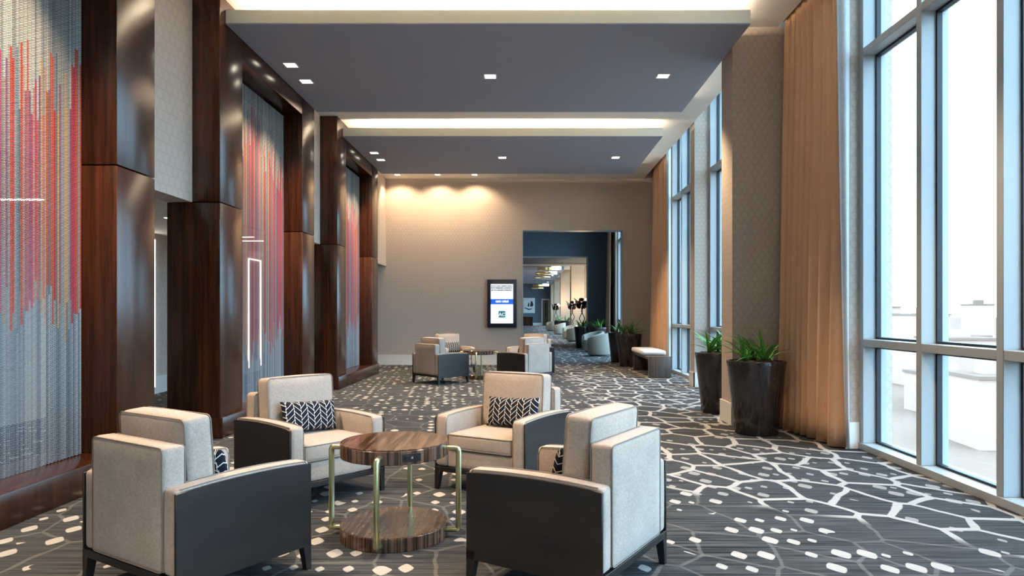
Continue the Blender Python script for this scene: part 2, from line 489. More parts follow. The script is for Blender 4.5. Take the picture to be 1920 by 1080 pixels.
bxs('wall_end', [(-3.7, 3.95, END, END + 0.3, 0, 4.7)], M['wallpaper_shaded'])
bxs('baseboard_end', [(-3.4, 1.7, END - 0.03, END, 0, 0.3)], M['trim_white'])
bxs('column_right_third', [(2.65, 3.9, yy, yy + 1.2, 0, 4.62) for yy in (40.0, 52.0, 64.0)] + [(2.65, 3.9, 72.5, END, 0, 4.62)], M['wallpaper_sand'])

# windows -----------------------------------------------------------
def window(name, mulls, z_top=ZC + 0.68, rails=(1.127, 4.19), frame_ends=(True, True)):
    w = sroot(name)
    y0, y1 = mulls[0], mulls[-1]
    for y in mulls:
        boxo('mullion', (XW, XG + 0.10, y - 0.04, y + 0.04, 0.07, z_top), M['aluminium'], w, bevel=0.004, seg=1)
    boxo('sill_curb', (XW - 0.02, XG + 0.14, y0 - 0.04, y1 + 0.04, 0, 0.07), M['aluminium'], w, bevel=0.004, seg=1)
    boxo('head', (XW, XG + 0.10, y0 - 0.04, y1 + 0.04, z_top, z_top + 0.06), M['aluminium'], w)
    zs = [0.07] + list(rails) + [z_top]
    for a, b in zip(mulls[:-1], mulls[1:]):
        for z in rails:
            boxo('rail', (XW + 0.004, XG + 0.08, a + 0.04, b - 0.04, z - 0.038, z + 0.038), M['aluminium'], w, bevel=0.004, seg=1)
        for k in range(len(zs) - 1):
            za = zs[k] + (0.038 if k else 0.0); zb = zs[k+1] - (0.038 if k < len(zs) - 2 else 0)
            ya, yb = a + 0.04, b - 0.04
            g = boxo('pane', (XG, XG + 0.012, ya + 0.006, yb - 0.006, za + 0.006, zb - 0.006), M['glass'], w)
            bm = bmesh.new(); gw = 0.022
            for d in ((ya, ya + gw, za, zb), (yb - gw, yb, za, zb), (ya + gw, yb - gw, za, za + gw), (ya + gw, yb - gw, zb - gw, zb)):
                box(bm, XG - 0.018, XG + 0.03, *d)
            finish('gasket', bm, M['gasket'], g, smooth=False)
    return w
window('window_1', [7.33 - 1.07*k for k in range(11, -1, -1)])
window('window_2', [9.40, 10.38, 11.36, 12.36, 13.36])
window('window_3', [13.79, 14.75, 15.77, 16.80])
window('window_4', [20.34 + 1.04*k for k in range(7)])
for i, (a, b) in enumerate(((32.54, 39.96), (41.24, 51.96), (53.24, 63.96), (65.24, 72.46))):
    n = 4
    window('window_%d' % (5 + i), [a + (b - a)*k/n for k in range(n + 1)], z_top=4.56, rails=(1.127, 3.9))

# dropped ceiling panels with cove strips ----------------------------------
PX0, PX1, PZ = XS + 0.004, 2.63, 4.81
PANELS = [(-2.29, 1.27, 'behind the front seating'), (2.9, 6.46, 'above the front seating'),
          (8.09, 11.65, 'nearest in view, facing the middle chain screen'), (13.28, 16.86, 'farther in view, above the rear seating')]
for y0, y1, where in PANELS:
    p = thing('ceiling_panel', 'slate grey dropped ceiling panel with cream edge, ' + where, 'ceiling panel', ((PX0+PX1)/2, (y0+y1)/2, PZ), 0, 'dropped ceiling panels')
    hx, hy = (PX1-PX0)/2, (y1-y0)/2
    boxo('soffit_board', (-hx, hx, -hy, hy, 0, 0.012), M['panel_grey'], p)
    bm = bmesh.new()
    th = 0.165
    for d in ((-hx, hx, -hy, -hy+0.03), (-hx, hx, hy-0.03, hy), (-hx, -hx+0.03, -hy+0.03, hy-0.03), (hx-0.03, hx, -hy+0.03, hy-0.03)):
        box(bm, *d, 0.0125, th)
    finish('edge_band', bm, M['panel_edge'], p, smooth=False)
    boxo('top_board', (-hx+0.03, hx-0.03, -hy+0.03, hy-0.03, 0.06, 0.075), M['white_paint'], p)
    bm = bmesh.new()
    for d in ((-hx+0.35, hx-0.25, -hy+0.10, -hy+0.13), (-hx+0.35, hx-0.25, hy-0.13, hy-0.10)):
        box(bm, *d, 0.10, 0.112)
    finish('cove_strip', bm, M['cove'], p, smooth=False)
bm = bmesh.new()
box(bm, -3.3, 2.7, 48.0, 72.0, 4.38, 4.58)
tag(finish('ceiling_panel', bm, M['panel_grey'], smooth=False), 'long grey dropped ceiling panel at the far end of the last hall', 'ceiling panel')

# downlights -----------------------------------------------------------------
def downlight(x, y, z, label, group, watts, tilt=(0, 0), ang=95, size=0.15, lit=True):
    d = thing('recessed_downlight', label, 'ceiling light', (x, y, z), 0, group)
    h = size/2
    bm = bmesh.new()
    for q in ((-h-0.02, h+0.02, -h-0.02, -h), (-h-0.02, h+0.02, h, h+0.02), (-h-0.02, -h, -h, h), (h, h+0.02, -h, h)):
        box(bm, *q, -0.006, 0.0)
    finish('trim_ring', bm, M['frame_white'], d, smooth=False)
    boxo('lens', (-h, h, -h, h, -0.004, -0.001), M['lens'], d)
    if lit:
        l = bpy.data.lights.new('downlight_lamp', 'SPOT')
        l.energy = watts; l.color = WARM; l.spot_size = math.radians(ang); l.spot_blend = 0.6; l.shadow_soft_size = 0.06
        o = bpy.data.objects.new('downlight_lamp', l); C.objects.link(o); o.parent = d
        o.location = (0, 0, -0.03); o.rotation_euler = (tilt[0], tilt[1], 0)
    return d
ords = ['nearest', 'second nearest']
for (y0, y1, where), nm in zip(PANELS, ('rear', 'overhead', 'nearer', 'farther')):
    yc = (y0 + y1)/2
    g = 'downlights in the dropped panels'
    downlight(-3.19, yc - 0.44, PZ, 'square downlight of the left pair nearer the viewer, %s grey panel' % nm, g, SPOT*0.9, (0, -0.10))
    downlight(-3.19, yc + 0.23, PZ, 'square downlight of the left pair farther from the viewer, %s grey panel' % nm, g, SPOT*0.9, (0, -0.10))
    downlight(-0.50, yc + 0.01, PZ, 'square recessed downlight in the middle of the %s grey panel' % nm, g, SPOT)
    downlight(1.96, yc, PZ, 'square recessed downlight on the window side of the %s grey panel' % nm, g, SPOT)
for x, w in ((-3.40, 'left'), (-2.33, 'middle'), (-1.35, 'right')):
    downlight(x, 18.42, ZC, 'small %s downlight washing the taupe far wall' % w, 'wall washers at the far wall', SPOT*0.20, (0.30, 0), 125, 0.13)
for y in (5.0, 10.3, 14.9):
    downlight(-5.3, y, 2.85, 'small round corridor downlight behind the timber portal at %s' % ('the front' if y < 6 else 'the middle' if y < 12 else 'the back'), 'corridor downlights', SPOT*0.2, size=0.10)

# timber portals and chain screens ----------------------------------------------
def portal(y0, where):
    p = thing('timber_portal', 'tall dark mahogany portal framing a chain screen, ' + where, 'wooden portal', (XS, y0, 0), 0, 'timber portals')
    # local: x 0 front face .. -0.61 back, y 0..PL
    b = 0.006
    for a, c in ((0, 0.63), (PL - 0.61, PL)):
        boxo('lower_post', (-0.61, 0, a, c, 0.24, 2.705), M['wood'], p, bevel=b)
        boxo('upper_post', (-0.61, 0, a, c, 2.715, ZC - 0.002), M['wood'], p, bevel=b)
    boxo('header', (-0.61, -0.002, 0.63, PL - 0.61, 4.55, ZC - 0.002), M['wood'], p, bevel=b)
    boxo('plinth', (-0.63, 0.03, 0.0, PL, 0, 0.238), M['wood'], p, bevel=0.008)
    return p
portal(PORTALS[0], 'at the front behind the left armchairs')
portal(PORTALS[1], 'the middle one of three')
portal(PORTALS[2], 'the farthest one near the taupe wall')

def chain_screen(y0, label, seed, tops, bots):
    rnd = random.Random(seed)
    ya, yb = y0 + 0.64, y0 + PL - 0.62
    x = XS - 0.29
    pitch, lh = 0.0215, 0.0125
    z0, z1 = 0.243, 4.53
    verts, faces, cols = [], [], []
    greys = [(0.30, 0.31, 0.31), (0.40, 0.41, 0.40), (0.22, 0.24, 0.26), (0.34, 0.35, 0.33), (0.46, 0.46, 0.43)]
    hot = [(0.48, 0.03, 0.02), (0.52, 0.06, 0.025), (0.44, 0.03, 0.10), (0.50, 0.11, 0.08), (0.52, 0.33, 0.15),
           (0.28, 0.10, 0.18), (0.16, 0.17, 0.20), (0.30, 0.30, 0.29), (0.10, 0.12, 0.15), (0.20, 0.09, 0.17), (0.50, 0.10, 0.05), (0.45, 0.26, 0.18), (0.18, 0.22, 0.25)]
    lows = [(0.22, 0.25, 0.29), (0.30, 0.33, 0.36), (0.16, 0.19, 0.24), (0.38, 0.40, 0.42)]
    n = int((yb - ya)/pitch); nz = int((z1 - z0)/lh)
    ht = 3.7
    for i in range(n):
        y = ya + pitch*(i + 0.5)
        s = 1 if i % 2 else -1
        wave = 0.35*math.sin(i*0.045 + seed) + 0.18*math.sin(i*0.21 + 2*seed)
        u = i/n
        top = tops[0]*(1-u) + tops[1]*u + 0.4*wave + rnd.uniform(-0.42, 0.25)
        bot = bots[0]*(1-u) + bots[1]*u - 0.3*wave + rnd.uniform(-0.22, 0.22)
        ch, cg, cl = rnd.choice(hot), rnd.choice(greys), rnd.choice(lows)
        hw = pitch*0.50
        for k in range(nz):
            z = z0 + lh*(k + 0.5)
            col = cg if z > top else (cl if z < bot else ch)
            j = 0.86 + 0.28*((k*7 + i*3) % 5)/4
            b = len(verts)
            e, h = s*0.0055, 0.0046
            verts += [(x - 0.004, y - hw, z - e - h*0.7), (x - 0.004, y - hw, z - e + h*0.7), (x + 0.005, y, z - h), (x + 0.005, y, z + h),
                      (x - 0.004, y + hw, z + e - h*0.7), (x - 0.004, y + hw, z + e + h*0.7)]
            faces += [(b, b+2, b+3, b+1), (b+2, b+4, b+5, b+3)]
            c4 = (col[0]*j*0.66, col[1]*j*0.66, col[2]*j*0.66, 1.0)
            cols += [c4]*6
    me = bpy.data.meshes.new('chain_screen')
    me.from_pydata(verts, [], faces)
    at = me.color_attributes.new('link_color', 'FLOAT_COLOR', 'POINT')
    at.data.foreach_set('color', [q for c in cols for q in c])
    me.materials.append(M['chain'])
    o = bpy.data.objects.new('chain_screen', me); C.objects.link(o)
    tag(o, label, 'chain curtain', 'chain screens in the portals', 'stuff')
chain_screen(PORTALS[0], 'grey chain curtain with magenta, red and gold streaks, nearest at the left', 3, (3.2, 3.3), (1.6, 1.5))
chain_screen(PORTALS[1], 'grey chain curtain with red and orange streaks in the middle portal', 5, (4.1, 3.65), (0.8, 1.25))
chain_screen(PORTALS[2], 'small looking red and grey chain curtain in the farthest portal', 8, (4.2, 3.7), (0.8, 1.2))

# light lines on the corridor wall
for y, w in ((6.6, 'front'), (11.55, 'middle'), (16.5, 'rear')):
    l = thing('light_frame', 'tall white light line frame on the corridor wall, %s one seen past the portals' % w, 'wall light', (-6.60, y, 0), 0, 'corridor light frames')
    boxo('light_bar', (0.0, 0.03, -0.015, 0.015, 0.12, 2.70), M['led'], l)
    boxo('light_bar', (0.0, 0.03, 0.735, 0.765, 0.12, 2.70), M['led'], l)
    boxo('light_bar', (0.0, 0.03, -0.015, 0.765, 2.705, 2.735), M['led'], l)
for y, k in ((7.73, 'first'), (8.6, 'second'), (12.9, 'third'), (13.6, 'fourth')):
    o = boxo('ceiling_light_line', (-6.50 if y < 10 else -5.6, -5.98 if y < 10 else -5.05, y - 0.015, y + 0.015, 2.835, 2.85), M['led'])
    tag(o, 'short white light line across the corridor ceiling, %s from the front' % k, 'ceiling light', 'corridor ceiling light lines')

# curtains ------------------------------------------------------------------------
def curtain(path, z1, label, seed, folds, amp=0.055):
    rnd = random.Random(seed)
    # path: polyline of (x, y); resampled with pleats along the normal
    pts = [Vector((p[0], p[1], 0)) for p in path]
    L = [0]
    for a, b in zip(pts[:-1], pts[1:]): L.append(L[-1] + (b - a).length)
    def at(s):
        for i in range(len(pts) - 1):
            if s <= L[i+1] or i == len(pts) - 2:
                f = (s - L[i])/(L[i+1] - L[i]); d = (pts[i+1] - pts[i]).normalized()
                return pts[i].lerp(pts[i+1], f), d
    n = folds*20
    knots = [0]
    for k in range(folds): knots.append(knots[-1] + rnd.uniform(0.55, 1.5))
    kn = [k/knots[-1] for k in knots]
    am = [rnd.uniform(0.65, 1.25) for _ in range(folds + 1)]
    def fold(u):
        for k in range(folds):
            if u <= kn[k+1] or k == folds - 1:
                f = (u - kn[k])/(kn[k+1] - kn[k])
                return (0.45 - abs(math.sin(PI*f)))*2*am[k]      # round pleats towards the room, sharp valleys
    rows = 22
    bm = bmesh.new(); grid = []
    for r in range(rows + 1):
        h = r/rows; z = 0.015 + (z1 - 0.015)*h
        row = []
        for i in range(n + 1):
            u = i/n
            u2 = min(1, max(0, u + 0.012*math.sin(h*5 + i*0.03 + seed)))
            p, d = at(u*L[-1])
            nrm = Vector((-d.y, d.x, 0))
            a = amp*(1.0 - 0.35*h)
            q = p + nrm*(fold(u2)*a + 0.12*a*math.sin(u*folds*5*PI + 1.3)*h)
            row.append(bm.verts.new((q.x + 0.115*(1 - 0.8*u)*h**0.8, q.y, z)))     # drawn back into the ceiling pocket at the top
        grid.append(row)
    for a, b in zip(grid[:-1], grid[1:]):
        for i in range(n): bm.faces.new((a[i], a[i+1], b[i+1], b[i]))
    c = thing('curtain', label, 'curtain', (0, 0, 0), 0, 'sand coloured window curtains')
    o = finish('drape', bm, M['curtain'], c, angle=180)
    sm = o.modifiers.new('thickness', 'SOLIDIFY'); sm.thickness = 0.006
    return c
def lining(c, y, xt, xb, z1, seed):
    """the grey lining turned outward along the window edge; xt, xb: (inner, outer) x at the top and at the hem"""
    bm = bmesh.new(); n = 16; grid = []
    for r in range(17):
        h = r/16; row = []
        xa = xb[0] + (xt[0] - xb[0])*h**0.7; xc = xb[1] + (xt[1] - xb[1])*h
        for i in range(n + 1):
            u = i/n
            row.append(bm.verts.new((xa + (xc - xa)*u, y - 0.02*math.sin(u*PI) + 0.012*math.sin(u*7 + seed) + 0.05*u*u, 0.02 + (z1 - 0.02)*h)))
        grid.append(row)
    for a, b in zip(grid[:-1], grid[1:]):
        for i in range(n): bm.faces.new((a[i], a[i+1], b[i+1], b[i]))
    o = finish('lining', bm, M['lining'], c, angle=180)
    o.modifiers.new('thickness', 'SOLIDIFY').thickness = 0.004
c1 = curtain([(3.20, 8.76), (3.24, 8.2), (3.31, 7.62), (3.335, 7.40), (3.36, 7.31)], ZC + 0.55, 'tall sand coloured pleated curtain behind the nearest planter', 4, 8, 0.06)
lining(c1, 7.27, (3.25, 3.43), (3.37, 3.41), ZC + 0.55, 1)
c2 = curtain([(3.28, 18.2), (3.30, 17.2), (3.33, 16.6), (3.36, 16.45)], ZC + 0.55, 'sand coloured pleated curtain by the far wall behind the bench', 9, 8, 0.05)
lining(c2, 16.38, (3.33, 3.45), (3.37, 3.44), ZC + 0.55, 2)
curtain([(3.30, 28.3), (3.27, 27.4), (3.24, 26.7)], ZC + 0.55, 'narrow olive shaded curtain seen through the wall opening', 12, 7)

# furniture -------------------------------------------------------------------------
def make_armchair():
    ch = thing('armchair', 'x', 'armchair', group='greige club armchairs with dark wooden sides')
    W, D = 0.43, 0.40
    def top(y): return 0.595 + 0.016*(1 - (y/D)**2)
    for s in (-1, 1):
        # dark wooden side board with gently arched top, legs cut from its ends
        poly = [(-D, 0.13), (-D + 0.01, 0.13), (D - 0.01, 0.13), (D, 0.13)]
        poly += [(y, top(y)) for y in [D - 2*D*k/12 for k in range(13)]]
        poly = [(-D, 0.135), (D, 0.135)] + [(D - 2*D*k/12, top(D - 2*D*k/12)) for k in range(13)]
        bm = bmesh.new(); prism(bm, poly, 'x', s*(W - 0.014), s*W)
        finish('side_board', bm, M['chair_wood'], ch, bevel=0.003, seg=1)
        arm = bmesh.new()
        soft_box(arm, 0.052, 0.398, 0.207, 0.022, (0.004, 0.003, 0.0), 6, (s*(W - 0.014 - 0.0525), 0.002, 0.402), 0.016)
        a = finish('arm', arm, M['linen'], ch, angle=60)
        pp = bmesh.new()
        for q in (-1, 1):
            xx = s*(W - 0.0665) + q*0.049
            tube(pp, [(xx, y, top(y) + 0.012) for y in [-D + 0.03 + (2*D - 0.06)*k/10 for k in range(11)]] + [(xx, D - 0.005, 0.56), (xx, D - 0.004, 0.215)], 0.0035, 5)
        finish('piping', pp, M['piping'], a, angle=60)
        for fy in (-1, 1):
            bm = bmesh.new()
            y1_ = fy*D; x1_ = s*W
            t = [(x1_, y1_), (x1_ - s*0.055, y1_), (x1_ - s*0.055, y1_ - fy*0.06), (x1_, y1_ - fy*0.06)]
            b_ = [(x1_, y1_), (x1_ - s*0.034, y1_), (x1_ - s*0.034, y1_ - fy*0.034), (x1_, y1_ - fy*0.034)]
            T = [bm.verts.new((p[0], p[1], 0.19)) for p in t]; B = [bm.verts.new((p[0], p[1], 0.0)) for p in b_]
            bm.faces.new(T); bm.faces.new(B[::-1])
            for i in range(4): bm.faces.new((T[i], T[(i+1) % 4], B[(i+1) % 4], B[i]))
            finish('leg', bm, M['chair_wood'], ch, bevel=0.002, seg=1)
    for fy in (-1, 1):
        bm = bmesh.new(); box(bm, -W + 0.055, W - 0.055, min(fy*D, fy*(D-0.03)), max(fy*D, fy*(D-0.03)), 0.15, 0.19)
        finish('base_rail', bm, M['chair_wood'], ch, bevel=0.002, seg=1)
    bm = bmesh.new(); soft_box(bm, 0.312, 0.35, 0.07, 0.012, (0, 0.003, 0), 4, (0, 0.035, 0.262))
    finish('seat_deck', bm, M['linen'], ch, angle=60)
    bm = bmesh.new(); soft_box(bm, 0.303, 0.333, 0.068, 0.025, (0, 0.006, 0.014), 8, (0, 0.062, 0.400))
    sc = finish('seat_cushion', bm, M['linen'], ch, angle=60)
    pp = bmesh.new()
    for z in (0.345, 0.457):
        tube(pp, [(u, v + 0.062, z) for u, v in rrect(0.302, 0.334, 0.03)], 0.0038, 5, closed=True)
    finish('piping', pp, M['piping'], sc, angle=60)
    bm = bmesh.new(); soft_box(bm, 0.325, 0.062, 0.302, 0.024, (0.003, 0.006, 0.004), 8, (0, -0.343, 0.500))
    bf = finish('back_frame', bm, M['linen'], ch, angle=60)
    pp = bmesh.new()
    for y in (-0.401, -0.286):
        tube(pp, [(u, y, v + 0.50) for u, v in rrect(0.321, 0.298, 0.028)], 0.0038, 5, closed=True)
    finish('piping', pp, M['piping'], bf, angle=60)
    bm = bmesh.new(); soft_box(bm, 0.300, 0.078, 0.235, 0.03, (0.004, 0.014, 0.008), 8)
    R = Matrix.Translation((0, -0.190, 0.690)) @ Matrix.Rotation(math.radians(4), 4, 'X')
    pp = bmesh.new()
    for y in (-0.072, 0.072):
        tube(pp, [(u, y, v) for u, v in rrect(0.297, 0.232, 0.032)], 0.0038, 5, closed=True)
    bmesh.ops.transform(bm, matrix=R, verts=bm.verts[:]); bmesh.ops.transform(pp, matrix=R, verts=pp.verts[:])
    bc = finish('back_cushion', bm, M['linen'], ch, angle=60)
    finish('piping', pp, M['piping'], bc, angle=60)
    return ch

def make_pillow():
    bm = bmesh.new(); nu, nv = 22, 12; hw, hh, T = 0.25, 0.125, 0.055
    rows = {}
    for side in (1, -1):
        for i in range(nu + 1):
            for j in range(nv + 1):
                u, v = -1 + 2*i/nu, -1 + 2*j/nv
                t_ = T*math.sqrt(max(0, (1 - u**4)*(1 - v**4)))
                edge = i in (0, nu) or j in (0, nv)
                if edge and side == -1: rows[(side, i, j)] = rows[(1, i, j)]; continue
                px = u*hw*(1 - 0.05*(1 - v*v)*abs(u)**3); pz = v*hh*(1 - 0.07*(1 - u*u)*abs(v)**3)
                rows[(side, i, j)] = bm.verts.new((px, side*t_, pz))
    for side in (1, -1):
        for i in range(nu):
            for j in range(nv):
                q = [rows[(side, i, j)], rows[(side, i+1, j)], rows[(side, i+1, j+1)], rows[(side, i, j+1)]]
                bm.faces.new(q if side == -1 else q[::-1])
    return finish('lumbar_pillow', bm, M['pillow'], None, angle=180)

def heading(dx, dy): return math.atan2(-dx, dy)       # rotation that turns +Y towards (dx, dy)
chair0 = make_armchair(); pil0 = make_pillow()
CHAIRS = [
    # x, y, dir, label, pillow label (None = hidden)
    (-1.785, 3.807, (0.532, 0.847), 'greige armchair at front left with its back to the viewer', 'dark herringbone lumbar pillow in the front left armchair, mostly hidden'),
    (0.250, 3.850, (-0.850, 0.527), 'greige armchair at front right turned away towards the round table', 'dark herringbone lumbar pillow in the front right armchair, mostly hidden'),
    (-1.727, 5.570, (0.770, -0.638), 'greige armchair facing us left of the front round table', 'navy herringbone lumbar pillow in the armchair left of the front table'),
    (-0.172, 5.820, (-0.500, -0.866), 'greige armchair facing us just behind the front round table', 'black herringbone lumbar pillow in the armchair behind the front table'),
    (-1.745, 14.285, (0.70, 0.714), 'small looking armchair in the rear group with its back turned, at left', None),
    (-0.010, 14.470, (-0.73, 0.683), 'small looking armchair in the rear group with its back turned, at right', 'dark herringbone pillow in the rear group armchair at right'),
    (-1.76, 16.55, (0.60, -0.80), 'small looking armchair in the rear group facing us, by the far wall', 'small dark pillow in the rear armchair by the far wall'),
    (0.12, 16.60, (-0.60, -0.80), 'rear group armchair almost hidden behind the right rear armchair', None),
]
for i, (x, y, d, lab, plab) in enumerate(CHAIRS):
    c = chair0 if i == 0 else copy_tree(chair0)
    c.location = (x, y, 0); c.rotation_euler = (0, 0, heading(*d)); c['label'] = lab
    if plab:
        p = pil0 if i == 0 else pil0.copy()
        if i: C.objects.link(p)
        tag(p, plab, 'pillow', 'herringbone lumbar pillows')
        off = {0: 0.03, 1: 0.02, 2: -0.01, 3: -0.06}.get(i, 0.0)
        rz = heading(*d)
        l = Matrix.Rotation(rz, 3, 'Z') @ Vector((off, -0.030, 0))
        p.location = (x + l.x, y + l.y, 0.612)
        p.rotation_euler = (math.radians(14), math.radians({2: -3, 3: 2}.get(i, 0)), rz)

def make_table():
    tb = thing('round_table', 'x', 'table', group='round side tables with brass legs')
    R = 0.347
    bm = bmesh.new(); lathe(bm, [(0, 0.525), (R - 0.004, 0.525), (R, 0.529), (R, 0.606), (R - 0.003, 0.609), (0, 0.609)], 64)
    tp = finish('table_top', bm, M['macassar'], tb, angle=30)
    bm = bmesh.new(); lathe(bm, [(0, 0.6095), (R - 0.004, 0.6095), (R - 0.004, 0.615), (R - 0.006, 0.617), (0, 0.617)], 64)
    finish('polished_surface', bm, M['macassar_lie'], tp, angle=30)
    bm = bmesh.new(); lathe(bm, [(0, 0.0), (R - 0.003, 0.0), (R, 0.003), (R, 0.082), (R - 0.003, 0.085), (0, 0.085)], 64)
    bs = finish('base_disc', bm, M['macassar'], tb, angle=30)
    bm = bmesh.new(); lathe(bm, [(0, 0.0855), (R - 0.004, 0.0855), (R - 0.004, 0.088), (0, 0.088)], 64)
    finish('base_surface', bm, M['macassar_base'], bs, angle=30)
    for k in range(4):
        a = k*PI/2 + math.radians(-4)
        ca, sa = math.cos(a), math.sin(a)
        r0, r1 = R - 0.01, R + 0.072
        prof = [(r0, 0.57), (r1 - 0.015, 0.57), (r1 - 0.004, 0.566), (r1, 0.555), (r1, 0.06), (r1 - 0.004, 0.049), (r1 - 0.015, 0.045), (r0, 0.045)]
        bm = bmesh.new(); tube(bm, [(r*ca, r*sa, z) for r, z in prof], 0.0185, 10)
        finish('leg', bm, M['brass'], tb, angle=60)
    a = math.radians(-62)
    bm = bmesh.new(); box(bm, R - 0.02, R + 0.004, -0.055, 0.055, 0.543, 0.591)
    bmesh.ops.rotate(bm, verts=bm.verts[:], cent=(0,0,0), matrix=Matrix.Rotation(a, 3, 'Z'))
    op = finish('outlet_plate', bm, M['black_plastic'], tb)
    for dy, mat, w in ((-0.03, M['black_plastic'], 0.014), (0.03, M['black_plastic'], 0.014), (0.0, M['steel'], 0.006)):
        bm = bmesh.new(); box(bm, R, R + 0.007, dy - w, dy + w, 0.567 - w, 0.567 + w)
        bmesh.ops.rotate(bm, verts=bm.verts[:], cent=(0,0,0), matrix=Matrix.Rotation(a, 3, 'Z'))
        finish('socket' if w > 0.01 else 'button', bm, mat, op)
    return tb
tb = make_table(); tb.location = (-0.85, 4.51, 0); tb['label'] = 'round dark striped table with brass legs among the front armchairs'
t2 = copy_tree(tb); t2.location = (-1.02, 15.2, 0); t2['label'] = 'round dark table in the rear seating group, half hidden by armchairs'

# bench
bn = thing('bench', 'striped wooden bench with pale drooping cushion by the far window', 'bench', (2.95, 16.3, 0))
boxo('end_panel', (-0.25, 0.25, -1.1, -1.04, 0, 0.475), M['bench_wood'], bn, bevel=0.003)
boxo('end_panel', (-0.25, 0.25, 1.04, 1.1, 0, 0.475), M['bench_wood'], bn, bevel=0.003)
boxo('seat_board', (-0.25, 0.25, -1.04, 1.04, 0.40, 0.46), M['bench_wood'], bn, bevel=0.003)
boxo('back_board', (0.10, 0.14, -1.04, 1.04, 0.0, 0.40), M['bench_wood'], bn, bevel=0.003)
bm = bmesh.new(); soft_box(bm, 0.275, 0.80, 0.055, 0.045, (0.01, 0.02, 0.012), 8, (-0.03, 0.22, 0.520))
pd_ = finish('cushion', bm, M['bench_pad'], bn, angle=60)

# planters
def leaf_mesh(seed, L, W):
    rnd = random.Random(seed)
    bm = bmesh.new(); n = 7; rows = []
    droop = rnd.uniform(0.5, 1.15)
    for i in range(n + 1):
        t_ = i/n
        a = -droop*t_*t_*0.9
        z = L*(t_ - 0.25*droop*t_**2.4); y = L*(0.18*t_ + 0.42*droop*t_**2)
        w = W*(0.55 + 1.6*t_ - 2.15*t_*t_) if t_ < 0.98 else 0.0006
        w = max(w, 0.0006)
        c = 0.25*w
        rows.append([bm.verts.new((-w, y, z)), bm.verts.new((0, y + c, z - c)), bm.verts.new((w, y, z))])
    for a, b in zip(rows[:-1], rows[1:]):
        for k in range(2): bm.faces.new((a[k], a[k+1], b[k+1], b[k]))
    bmesh.ops.recalc_face_normals(bm, faces=bm.faces[:])
    bmesh.ops.solidify(bm, geom=bm.faces[:], thickness=0.0025)
    me = bpy.data.meshes.new('leaf'); bm.to_mesh(me); bm.free(); me.shade_smooth(); me.materials.append(M['leaf'])
    return me
LEAVES = [leaf_mesh(s, 0.52 + 0.04*(s % 4), 0.030 + 0.004*(s % 3)) for s in range(6)]
def make_planter():
    pl = thing('planter', 'x', 'potted plant', group='tapered dark planters')
    bm = bmesh.new()
    lathe(bm, [(0, 0), (0.225, 0), (0.245, 0.006), (0.25, 0.02), (0.335, 0.80), (0.345, 0.86), (0.34, 0.868), (0.318, 0.868), (0.312, 0.86), (0.305, 0.80), (0, 0.80)], 48)
    finish('pot', bm, M['ceramic'], pl, angle=50)
    rnd = random.Random(1)
    bm = bmesh.new(); rings = lathe(bm, [(0.309, 0.842), (0.25, 0.858), (0.16, 0.868), (0.08, 0.872), (0, 0.874)], 28)
    for v in bm.verts: v.co.z += rnd.uniform(-0.008, 0.012)
    finish('soil', bm, M['soil'], pl, angle=60)
    return pl
def add_leaves(pl, n, seed, clusters=((-0.12, 0.0), (0.10, -0.06), (0.05, 0.13))):
    rnd = random.Random(seed)
    for i in range(n):
        cx, cy = clusters[i % len(clusters)]
        me = LEAVES[rnd.randrange(6)]
        o = bpy.data.objects.new('leaf', me); C.objects.link(o); o.parent = pl
        az = rnd.uniform(0, 2*PI)
        ring = (i//len(clusters))/(n/len(clusters))
        tilt = -(0.04 + 0.80*ring + rnd.uniform(-0.08, 0.08))
        s = rnd.uniform(0.72, 1.02)*(0.86 + 0.10*ring)
        o.location = (cx + 0.03*math.cos(az), cy + 0.03*math.sin(az), 0.858)
        o.rotation_euler = (tilt, 0, az)
        if pl is pl0 and -math.sin(az) > 0.25: s *= 0.72      # keeps clear of the curtain
        o.scale = (s, s, s)
P = [(2.765, 8.30, 'large dark glazed planter with spiky green leaves before the curtain', 39),
     (2.80, 10.02, 'dark glazed planter with green leaves just behind the taupe column', 36),
     (2.76, 18.42, 'dark planter with spiky leaves beside the far wall opening', 30),
     (2.72, 19.95, 'dark planter just past the wall opening, behind another planter', 24),
     (2.30, 27.9, 'far dark planter at the jamb of the second opening', 18),
     (2.75, 26.3, 'far dark planter in the corner by the shaded wall', 18),
     (2.30, 47.5, 'distant dark planter in the last hall between tub chairs', 15),
     (2.85, 47.0, 'distant dark planter in the last hall next to a column', 15)]
pl0 = make_planter()
pots = [pl0] + [copy_tree(pl0) for _ in P[1:]]
for i, (pl, (x, y, lab, n)) in enumerate(zip(pots, P)):
    pl.location = (x, y, 0); pl['label'] = lab
    add_leaves(pl, n, 20 + i)

